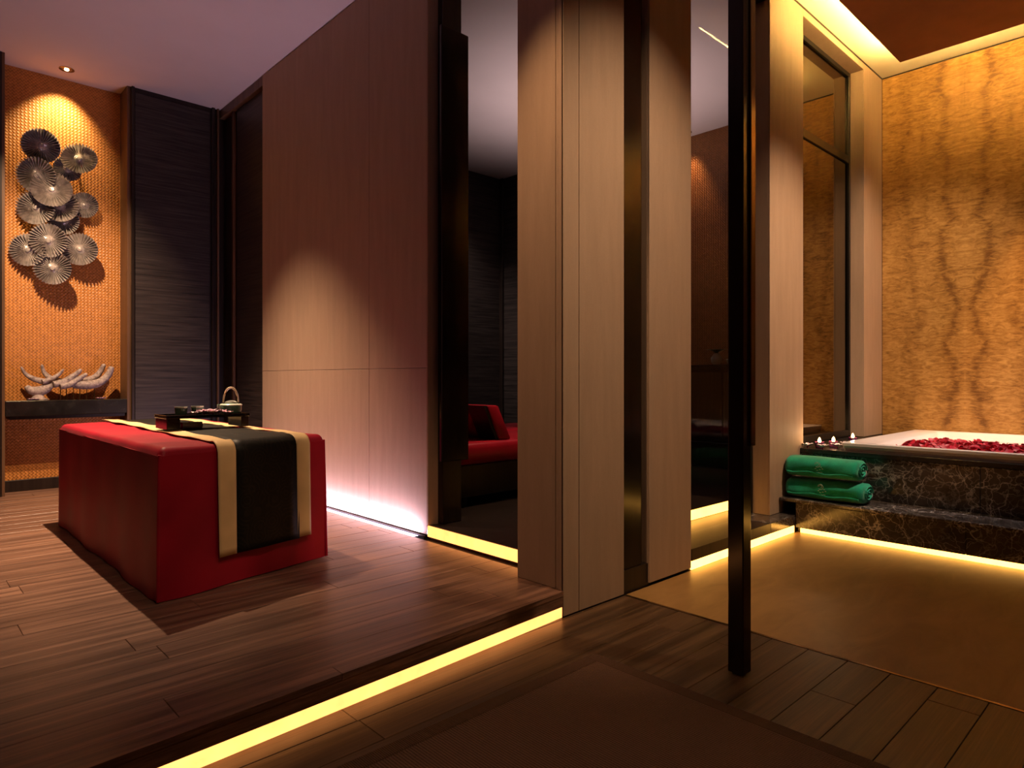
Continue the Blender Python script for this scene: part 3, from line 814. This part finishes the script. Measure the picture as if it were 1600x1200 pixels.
dw = thing('driftwood_sculpture', (1.15, 7.02, 0.914), 'grey striped sculpture of crossed curved horns on the black ledge', 'sculpture')
def npx(px, py):
    # niche front plane, 1 px = 4.8 mm across and 5.75 mm up
    return (0.835 + (px - 34)*0.0048, 1.193 - (py - 575)*0.0057)
horns = [
 ([(33.6,573),(41,584),(54,592),(76,597),(95,598)], 7.03, (0.007, 0.028)),
 ([(65,569),(69,581),(78,590),(95,595)], 7.06, (0.009, 0.024)),
 ([(97,576),(89,585),(76,592),(64,596)], 7.00, (0.007, 0.022)),
 ([(124,576),(113,586),(96,596),(80,600)], 6.98, (0.014, 0.030)),
 ([(133,583),(120,591),(105,600),(90,603)], 6.97, (0.014, 0.028)),
 ([(165,567),(158,580),(147,590),(128,596),(110,599)], 7.06, (0.016, 0.034)),
 ([(175,571),(169,585),(154,597),(134,601),(112,599)], 7.00, (0.022, 0.040)),
 ([(112,584),(104,592),(92,598)], 7.04, (0.010, 0.022)),
]
for pts, yy, (r0, r1) in horns:
    P = [(npx(*p)[0], yy + 0.012*math.sin(i*1.7), npx(*p)[1]) for i, p in enumerate(pts)]
    C = crv(P, 6); n = len(C)
    rr = [r0 + (r1 - r0)*math.sin(min(1.0, i/(n-1)*1.15)*math.pi/2) for i in range(n)]
    rr[0] *= 0.4
    MB().tube(C, rr, 14).obj('horn', M['driftwood'], dw, 60)
# low carved foot and thin rods that carry the horns
x_, z_ = npx(58, 604)
mb = MB(); mb.tube(crv([(x_ - 0.085, 7.0, z_ + 0.01), (x_ - 0.05, 7.0, z_ - 0.025), (x_ + 0.01, 7.0, z_ - 0.035), (x_ + 0.07, 7.01, z_ - 0.005), (x_ + 0.11, 7.01, z_ + 0.03)], 6), [0.016 + 0.028*math.sin(math.pi*i/24) for i in range(25)], 14)
mb.obj('foot', M['driftwood'], dw, 60)
MB().lathe([(0.075, 0), (0.075, 0.012), (0.05, 0.018), (0.035, 0.05)], (x_ + 0.0, 7.0, 0.9145), 20).obj('base', M['driftwood'], dw, 50)
for px in (92, 101, 112, 122, 133, 146):
    x = npx(px, 0)[0]
    MB().tube([(x, 7.0, 0.9145), (x, 7.0, npx(px, 598)[1])], 0.0035, 6).obj('rod', M['bronze'], dw)
for i, (px, s, lb) in enumerate(((46, 0.03, 'small pink flower on the ledge below the left horns'), (53, 0.026, 'small pale flower on the ledge beside the sculpture foot'), (151, 0.026, 'small pink flower left of its pair under the large right horn'), (157, 0.028, 'small pink flower under the large right horn, nearer the wall corner'))):
    x = npx(px, 0)[0]
    make_flower('ledge_flower', (x, 6.935, 0.9135), lb, 'flowers on the niche ledge', s, M['orchid'], M['magenta'], 60 + i, 0.8)

art = thing('disc_wall_art', (1.1, 7.1, 2.0), 'cluster of thirteen pleated silver discs mounted on the woven niche', 'wall art')
def disc_mesh():
    mb = MB(); NS = 68
    prof = [(0.02, 0.030), (0.12, 0.028), (0.17, 0.016), (0.35, 0.006), (0.62, 0.006), (0.86, 0.014), (1.0, 0.022)]
    rows = []
    for r, z in prof:
        row = []
        for i in range(NS):
            a = 2*math.pi*i/NS
            pl_ = (1 if i % 2 else -1)*0.0085*max(0, r - 0.15)
            rj = r*(1 + (0.06 if (i % 2 and r > 0.95) else 0))
            row.append(mb.bm.verts.new((0.14*rj*math.cos(a), 0.14*rj*math.sin(a), z*0.9 + pl_*2.8)))
        rows.append(row)
    for j in range(len(rows) - 1):
        for i in range(NS):
            k = (i + 1) % NS
            mb.bm.faces.new((rows[j][i], rows[j][k], rows[j+1][k], rows[j+1][i]))
    mb.bm.faces.new(rows[0])
    return mb.mesh('pleated_disc', M['silver'])
dm = disc_mesh()
discs = [(71,228,26,3,-.35,.25),(129.5,249,25.5,3,.30,.10),(104,264,20,1,-.1,.3),(65,274,27,3,-.25,-.2),(91,297,28,4,.2,.15),(61,325,27,2,.05,-.25),
         (98,322,26,2.6,.1,.2),(131,321,20.5,1.2,-.1,.1),(100,345,22,1.4,-.15,.0),(84,376,26,3.4,-.2,-.05),(47,391,25,1.6,-.05,-.15),(128,390,26,2.4,.0,.1),(89,419,26,3,-.1,-.05)]
for px, py, r, lay, tx, tz in discs:
    depth = 0.045*lay
    yy = WB - 0.02 - depth
    sx = 0.725 + (px - 5)*0.00486 - depth*0.55
    sz = 1.1 + (592.0 - py)*(0.6865*sx + 0.7271*yy)/1033.2
    o = bpy.data.objects.new('pleated_disc', dm)
    s = r/26.0*1.0
    o.scale = (s, s, s)
    n = Vector((-0.38 + tz*0.6, -1.0, tx*0.7)).normalized()
    o.rotation_euler = n.to_track_quat('Z', 'Y').to_euler()
    o.location = (sx, yy, sz)
    attach(o, art)
    MB().tube([(sx, yy + 0.004, sz), (sx, WB - 0.0005, sz)], 0.004, 6).obj('wall_rod', M['bronze'], art)
def dpt(px, py, yy):
    x = 0.725 + (px - 5)*0.00486 - (WB - yy)*0.55
    return (x, yy, 1.1 + (592.0 - py)*(0.6865*x + 0.7271*yy)/1033.2)
MB().tube([dpt(126.5, 266, 7.06), dpt(131.5, 306, 7.09)], 0.0035, 6).obj('link_rod', M['bronze'], art)

# ------------------------------------------------------------------ rug
rg = thing('rug', (1.0, 0.8, 0.0), 'brown ribbed woven rug with a darker bound border on the lower floor', 'rug')
RX1, RY1, bw = 2.045, 1.688, 0.055
MB().box(-1.0, RX1 - bw - 0.002, -2.0, RY1 - bw - 0.002, 0.001, 0.010, 0.001).obj('field', M['carpet'], rg)
MB().box(RX1 - bw, RX1, -2.0, RY1, 0.001, 0.011, 0.002).obj('border', M['carpet_edge'], rg)
MB().box(-1.0, RX1 - bw - 0.001, RY1 - bw, RY1, 0.001, 0.011, 0.002).obj('border', M['carpet_edge'], rg)

# ------------------------------------------------------------------ post in front of the bath
po = thing('lacquer_post', (2.307, 1.20, 0.0), 'glossy black floor to ceiling post standing before the bath floor', 'post')
MB().box(2.287, 2.349, 1.184, 1.246, 0.006, ZC - 0.01, 0.004, 2).obj('shaft', M['lacquer'], po)
MB().box(2.298, 2.338, 1.195, 1.235, 0.0005, 0.006).obj('foot', M['black_metal'], po)
MB().box(2.330, 2.364, 1.174, 1.1835, 0.85, 3.70, 0.002).obj('edge_strip', M['bronze'], po)
MB().box(2.350, 2.364, 1.185, 1.215, 0.85, 3.70, 0.003).obj('edge_strip', M['lacquer'], po)

# ------------------------------------------------------------------ tub
ts = thing('tub_surround', (5.6, 0.5, 0.0), 'dark veined marble tub surround in two tiers with a step', 'tub surround')
YL = YB1 - 0.002
MB().box(XT + 0.04, XW - 0.002, -2.45, Y0 - 0.005, 0.0, 0.22).obj('core', M['black_stone'], ts)
joints = [(-2.45, -0.55), (-0.548, 1.02), (1.022, YL - 0.12)]
for a, b in joints:
    MB().box(XT, XT + 0.02, a, min(b, Y0 - 0.006), 0.038, 0.213, 0.002).obj('step_slab', M['marble'], ts)
    MB().box(XU, XU + 0.02, a, min(b, YL), 0.239, 0.535, 0.002).obj('upper_slab', M['marble'], ts)
MB().box(XU, XU + 0.02, YL - 0.119, YL, 0.239, 0.535, 0.002).obj('upper_slab', M['marble'], ts)
MB().box(XT - 0.006, XU + 0.02, -2.45, YL, 0.214, 0.2385, 0.004).obj('step_tread', M['marble'], ts)
MB().box(XU - 0.008, 5.20, -2.45, YL, 0.536, 0.571, 0.003).obj('deck_slab', M['black_stone'], ts)
MB().box(5.201, XW - 0.003, 1.80, YL, 0.536, 0.571, 0.003).obj('deck_slab', M['black_stone'], ts)
MB().box(5.201, XW - 0.003, 2.168, 2.30, 0.536, 0.571, 0.003).obj('deck_slab', M['black_stone'], ts)

tb = thing('bathtub', (6.0, 0.6, 0.572), 'white rectangular bathtub with a broad flat rim set in the marble', 'bathtub')
def tub():
    mb = MB()
    def ring(x0, x1, y0, y1, z, r, n=6):
        pts = []
        for cx_, cy_, a0 in ((x1-r, y1-r, 0), (x0+r, y1-r, 90), (x0+r, y0+r, 180), (x1-r, y0+r, 270)):
            for k in range(n + 1):
                a = math.radians(a0 + 90*k/n); pts.append((cx_ + r*math.cos(a), cy_ + r*math.sin(a), z))
        return pts
    X0, X1, Ya, Yb = 5.128, 6.905, -1.2, 1.885
    L = [ring(X0+.012, X1, Ya, Yb-.012, 0.5715, .02), ring(X0+.012, X1, Ya, Yb-.012, 0.586, .02), ring(X0+.006, X1, Ya, Yb-.006, 0.588, .02), ring(X0+.006, X1, Ya, Yb-.006, 0.606, .02),
         ring(X0, X1, Ya, Yb, 0.608, .02), ring(X0, X1, Ya, Yb, 0.627, .02), ring(X0+.006, X1-.006, Ya+.006, Yb-.006, 0.632, .018),
         ring(X0+.065, X1-.11, Ya+.2, Yb-.20, 0.630, .04), ring(X0+.08, X1-.125, Ya+.22, Yb-.215, 0.620, .05), ring(X0+.24, X1-.25, Ya+.4, Yb-.42, 0.30, .12)]
    rows = [[mb.bm.verts.new(p) for p in r] for r in L]
    for j in range(len(rows)-1):
        n = len(rows[j])
        for i in range(n):
            k = (i+1) % n
            mb.bm.faces.new((rows[j][i], rows[j][k], rows[j+1][k], rows[j+1][i]))
    mb.bm.faces.new(rows[-1])
    return mb
tub().obj('shell', M['tub_white'], tb, 35)
wt = MB().box(5.245, 6.745, -0.90, 1.630, 0.571, 0.575).obj('bath_water', M['water'])
tag(wt, 'still bath water filling the white tub under the petals', 'water')
# rose petals: an uncountable floating carpet
mb = MB(); rnd = random.Random(11)
for k in range(2300):
    x = rnd.uniform(5.30, 6.22); y = rnd.uniform(-0.7, 1.60)
    if x > 6.06 + 0.09*math.sin(y*5.0 + 1) + 0.05*math.sin(y*17): continue
    if y > 1.58 - max(0, x - 5.7)*0.2: continue
    s = rnd.uniform(0.018, 0.034); a = rnd.uniform(0, 6.28); tx = rnd.uniform(-.9, .9); ty = rnd.uniform(-.9, .9)
    R = Matrix.Rotation(a, 3, 'Z') @ Matrix.Rotation(tx, 3, 'X') @ Matrix.Rotation(ty, 3, 'Y')
    c = Vector((x, y, 0.587 + rnd.uniform(0, 0.030)))
    ring = []
    for q in range(7):
        t = q*2*math.pi/7
        ring.append(mb.bm.verts.new(c + R @ Vector((s*math.cos(t), s*0.8*math.sin(t), s*0.32))))
    cc = mb.bm.verts.new(c)
    for q in range(7): mb.bm.faces.new((cc, ring[q], ring[(q+1) % 7]))
pt = mb.obj('rose_petals', M['rose'], None, 180)
tag(pt, 'carpet of dark red rose petals floating in the tub', 'petals'); pt['kind'] = 'stuff'

# towels
def make_towel(loc, label, L, ax, az, seed):
    t = thing('rolled_towel', loc, label, 'towel', 'green towels on the tub step')
    rnd = random.Random(seed); ph = [rnd.uniform(0, 6.28) for _ in range(5)]
    mb = MB()
    ns, nt = 44, 30
    def fn(u, v):
        a = 2*math.pi*u
        y = (v - .5)*L
        e = min(v, 1-v)*L
        end = 1.0 if e > 0.03 else math.sqrt(max(0.0, 1 - (1 - e/0.03)**2))*0.22 + 0.78
        ca, sa = math.cos(a), math.sin(a)
        p = 2.6
        k = (abs(ca)**p + abs(sa)**p)**(-1/p)
        wob = 1 + 0.03*math.sin(3*a + y*9 + ph[0]) + 0.025*math.sin(y*17 + ph[1]) + 0.02*math.sin(5*a - y*13 + ph[2])
        return (ax*k*ca*end*wob, y, az + az*k*sa*end*(0.97 + 0.03*math.sin(y*12 + ph[3])))
    rows = mb.grid(fn, ns, nt, True)
    mb.bm.faces.new(rows[0]); mb.bm.faces.new(rows[-1])
    mb.obj('roll', M['green_towel'], t, 60, local=True)
    # spiral fold at both ends
    for sgn in (-1, 1):
        sp = [(0.74*ax*(1 - k/40)*math.cos(k*0.42), sgn*(L/2 + 0.001), az + 0.74*az*(1 - k/40)*math.sin(k*0.42)) for k in range(0, 36)]
        MB().tube(sp, 0.008, 6).obj('rolled_end', M['green_towel'], t, 60, local=True)
    # free edge of the cloth lying along the roll
    MB().tube([(-0.93*ax*1.06, (q/12 - .5)*(L - 0.05), az - 0.45*az + 0.006*math.sin(q)) for q in range(13)], 0.007, 8).obj('hem', M['green_towel'], t, 60, local=True)
    # embroidered emblem: ring, leaves and a short line below
    me = MB()
    def E(y, z):
        return (-ax*1.07, y, az + z)
    me.tube([E(0.018*math.cos(k*0.45) + 0.004, 0.030 + 0.018*math.sin(k*0.45)) for k in range(13)], 0.0018, 5)
    me.tube([E(0.009*math.cos(k*0.6) + 0.004, 0.032 + 0.009*math.sin(k*0.6)) for k in range(9)], 0.0016, 5)
    for yy, zz in ((-0.02, 0.012), (-0.03, 0.0), (0.018, 0.0), (-0.012, -0.006), (0.006, -0.012)):
        me.tube([E(yy - 0.005, zz), E(yy, zz + 0.004), E(yy + 0.005, zz)], 0.0018, 5)
    me.tube([E(-0.03, -0.024), E(-0.02, -0.020), E(-0.008, -0.026), E(0.0, -0.022)], 0.0016, 5)
    me.obj('emblem', M['thread'], t, 60, local=True)
    return t
make_towel((4.885, 1.885, 0.239), 'green rolled bath towel lying lowest on the marble step', 0.535, 0.115, 0.072, 1)
make_towel((4.880, 1.905, 0.392), 'green rolled bath towel with white emblem stacked on top of another', 0.500, 0.112, 0.074, 2)

# candles with orchids on the deck
cands = [((5.20, 2.07), 'lit tealight in violet glass nearest the column, at the left of three'), ((5.34, 2.02), 'lit tealight in violet glass, middle one of three'), ((5.80, 2.04), 'lit tealight in violet glass at the right beside the tub corner')]
for i, ((x, y), lb) in enumerate(cands):
    c = thing('tealight', (x, y, 0.5715), lb, 'candle', 'tealights on the tub deck')
    MB().lathe([(0.022, 0), (0.030, 0.004), (0.034, 0.045), (0.031, 0.045), (0.027, 0.008), (0.01, 0.006)], (0,0,0), 24).obj('holder', M['violet_glass'], c, 50, local=True)
    w = MB().lathe([(0.026, 0.009), (0.028, 0.034), (0.004, 0.036)], (0,0,0), 24).obj('wax', M['wax'], c, 50, local=True)
    MB().lathe([(0.003, 0.038), (0.0095, 0.044), (0.012, 0.054), (0.009, 0.066), (0.0012, 0.080)], (0,0,0), 12).obj('flame', M['flame'], c, 180, local=True)
    d = bpy.data.lights.new('candle_light', 'POINT'); d.energy = 0.6; d.color = (1, 0.6, 0.3); d.shadow_soft_size = 0.012
    o = bpy.data.objects.new('candle_light', d); o.location = (0, 0, 0.11); attach(o, c, True)
cf = [((5.128, 2.02), 'white and pink orchid in front of the left tealight'), ((5.14, 2.135), 'white orchid tucked behind the left tealight'), ((5.26, 1.965), 'white and pink orchid in front of the middle tealight'), ((5.46, 1.965), 'pale orchid between the middle tealight and the right one')]
for i, ((x, y), lb) in enumerate(cf):
    make_flower('deck_orchid', (x, y, 0.5715), lb, 'orchids on the tub deck', 0.047, M['orchid_white'], M['magenta'], 90 + i, 1.0)

# ------------------------------------------------------------------ lounge furniture
def make_lounger(loc, label):
    t = thing('lounge_chair', loc, label, 'lounge chair', 'red lounge chairs beyond the opening')
    MB().box(-0.42, 1.20, -0.33, 0.33, 0.30, 0.46, 0.045, 3).obj('seat_cushion', M['red_vinyl'], t, 40, local=True)
    mb = MB()
    # reclined slab seen edge-on
    mb.prism([(0.015, 0.462), (0.13, 0.462), (0.0, 0.715), (-0.107, 0.715)], 'y', -0.30, 0.30)
    bmesh.ops.bevel(mb.bm, geom=mb.bm.edges[:], offset=0.012, segments=2, profile=0.5, affect='EDGES')
    mb.obj('backrest', M['red_vinyl'], t, 40, local=True)
    MB().prism([(-0.015, 0.462), (0.012, 0.462), (-0.109, 0.715), (-0.136, 0.715)], 'y', -0.29, -0.10).obj('back_shell', M['dark_wood'], t, None, local=True)
    MB().box(-0.36, 1.15, -0.29, 0.29, 0.07, 0.299, 0.006).obj('base', M['dark_wood'], t, None, local=True)
    for x in (-0.30, 1.08):
        for y in (-0.25, 0.25):
            MB().box(x - 0.025, x + 0.025, y - 0.025, y + 0.025, 0.0, 0.07, 0.004).obj('leg', M['black_metal'], t, None, local=True)
    return t
make_lounger((3.52, 4.62, ZB), 'red vinyl lounge chair further back behind another, through the opening')
make_lounger((3.27, 3.91, ZB), 'red vinyl lounge chair nearest the opening, half hidden by the column')
tw = thing('folded_towel', (3.86, 4.42, 0.651), 'small white folded towel on the red lounge seat', 'towel')
MB().box(3.70, 3.83, 4.34, 4.47, 0.6515, 0.664, 0.004, 2).obj('lower_fold', M['white_cloth'], tw)
MB().box(3.703, 3.825, 4.345, 4.465, 0.6645, 0.676, 0.004, 2).obj('upper_fold', M['white_cloth'], tw)

cb = thing('lounge_cabinet', (6.35, 3.65, ZB), 'dark wooden cabinet against the woven wall behind the glass', 'cabinet')
MB().box(6.20, 6.54, 2.9, 4.5, ZB, 0.44, 0.004).obj('plinth', M['dark_wood'], cb)
MB().box(6.22, 6.54, 2.92, 4.48, 0.4405, 1.19, 0.004).obj('body', M['dark_wood'], cb)
MB().box(6.18, 6.54, 2.88, 4.52, 1.191, 1.248, 0.004).obj('top', M['lacquer'], cb)
for a, b in ((2.94, 3.42), (3.44, 3.95), (3.97, 4.46)):
    dr = MB().box(6.20, 6.2195, a, b, 0.46, 1.17, 0.004).obj('door', M['dark_wood'], cb)
    MB().box(6.188, 6.1995, b - 0.07, b - 0.05, 0.75, 0.9, 0.003).obj('handle', M['bronze'], dr)
vs = thing('vase', (6.32, 3.57, 1.2485), 'small pale glass vase of dark leaves on the lounge cabinet', 'vase')
MB().lathe([(0.035, 0), (0.055, 0.03), (0.058, 0.07), (0.035, 0.105), (0.03, 0.12)], (0,0,0), 20).obj('body', M['celadon_rim'], vs, 60, local=True)
rnd = random.Random(5)
for k in range(9):
    a = k*0.7; r = 0.10 + 0.04*rnd.random()
    mb = MB()
    def fn(u, v, a=a, r=r):
        s = (u-.5)*0.05*math.sin(math.pi*min(1, v*0.95 + 0.03)); rr = r*v
        return (rr*math.cos(a) - s*math.sin(a), rr*math.sin(a) + s*math.cos(a), 0.115 + 0.12*v - 0.08*v*v)
    mb.grid(fn, 2, 5); mb.obj('leaf', M['leaf'], vs, 180, local=True)
bwl = thing('bowl', (6.32, 3.40, 1.2485), 'small white bowl beside the vase on the lounge cabinet', 'bowl')
MB().lathe([(0.02, 0), (0.04, 0.01), (0.055, 0.05), (0.050, 0.05), (0.035, 0.014), (0.01, 0.01)], (0,0,0), 20).obj('body', M['celadon_rim'], bwl, 60, local=True)
MB().lathe([(0.055, 0.047), (0.058, 0.05), (0.052, 0.053)], (0,0,0), 20, False, False).obj('rim', M['celadon_rim'], bwl, 60, local=True)
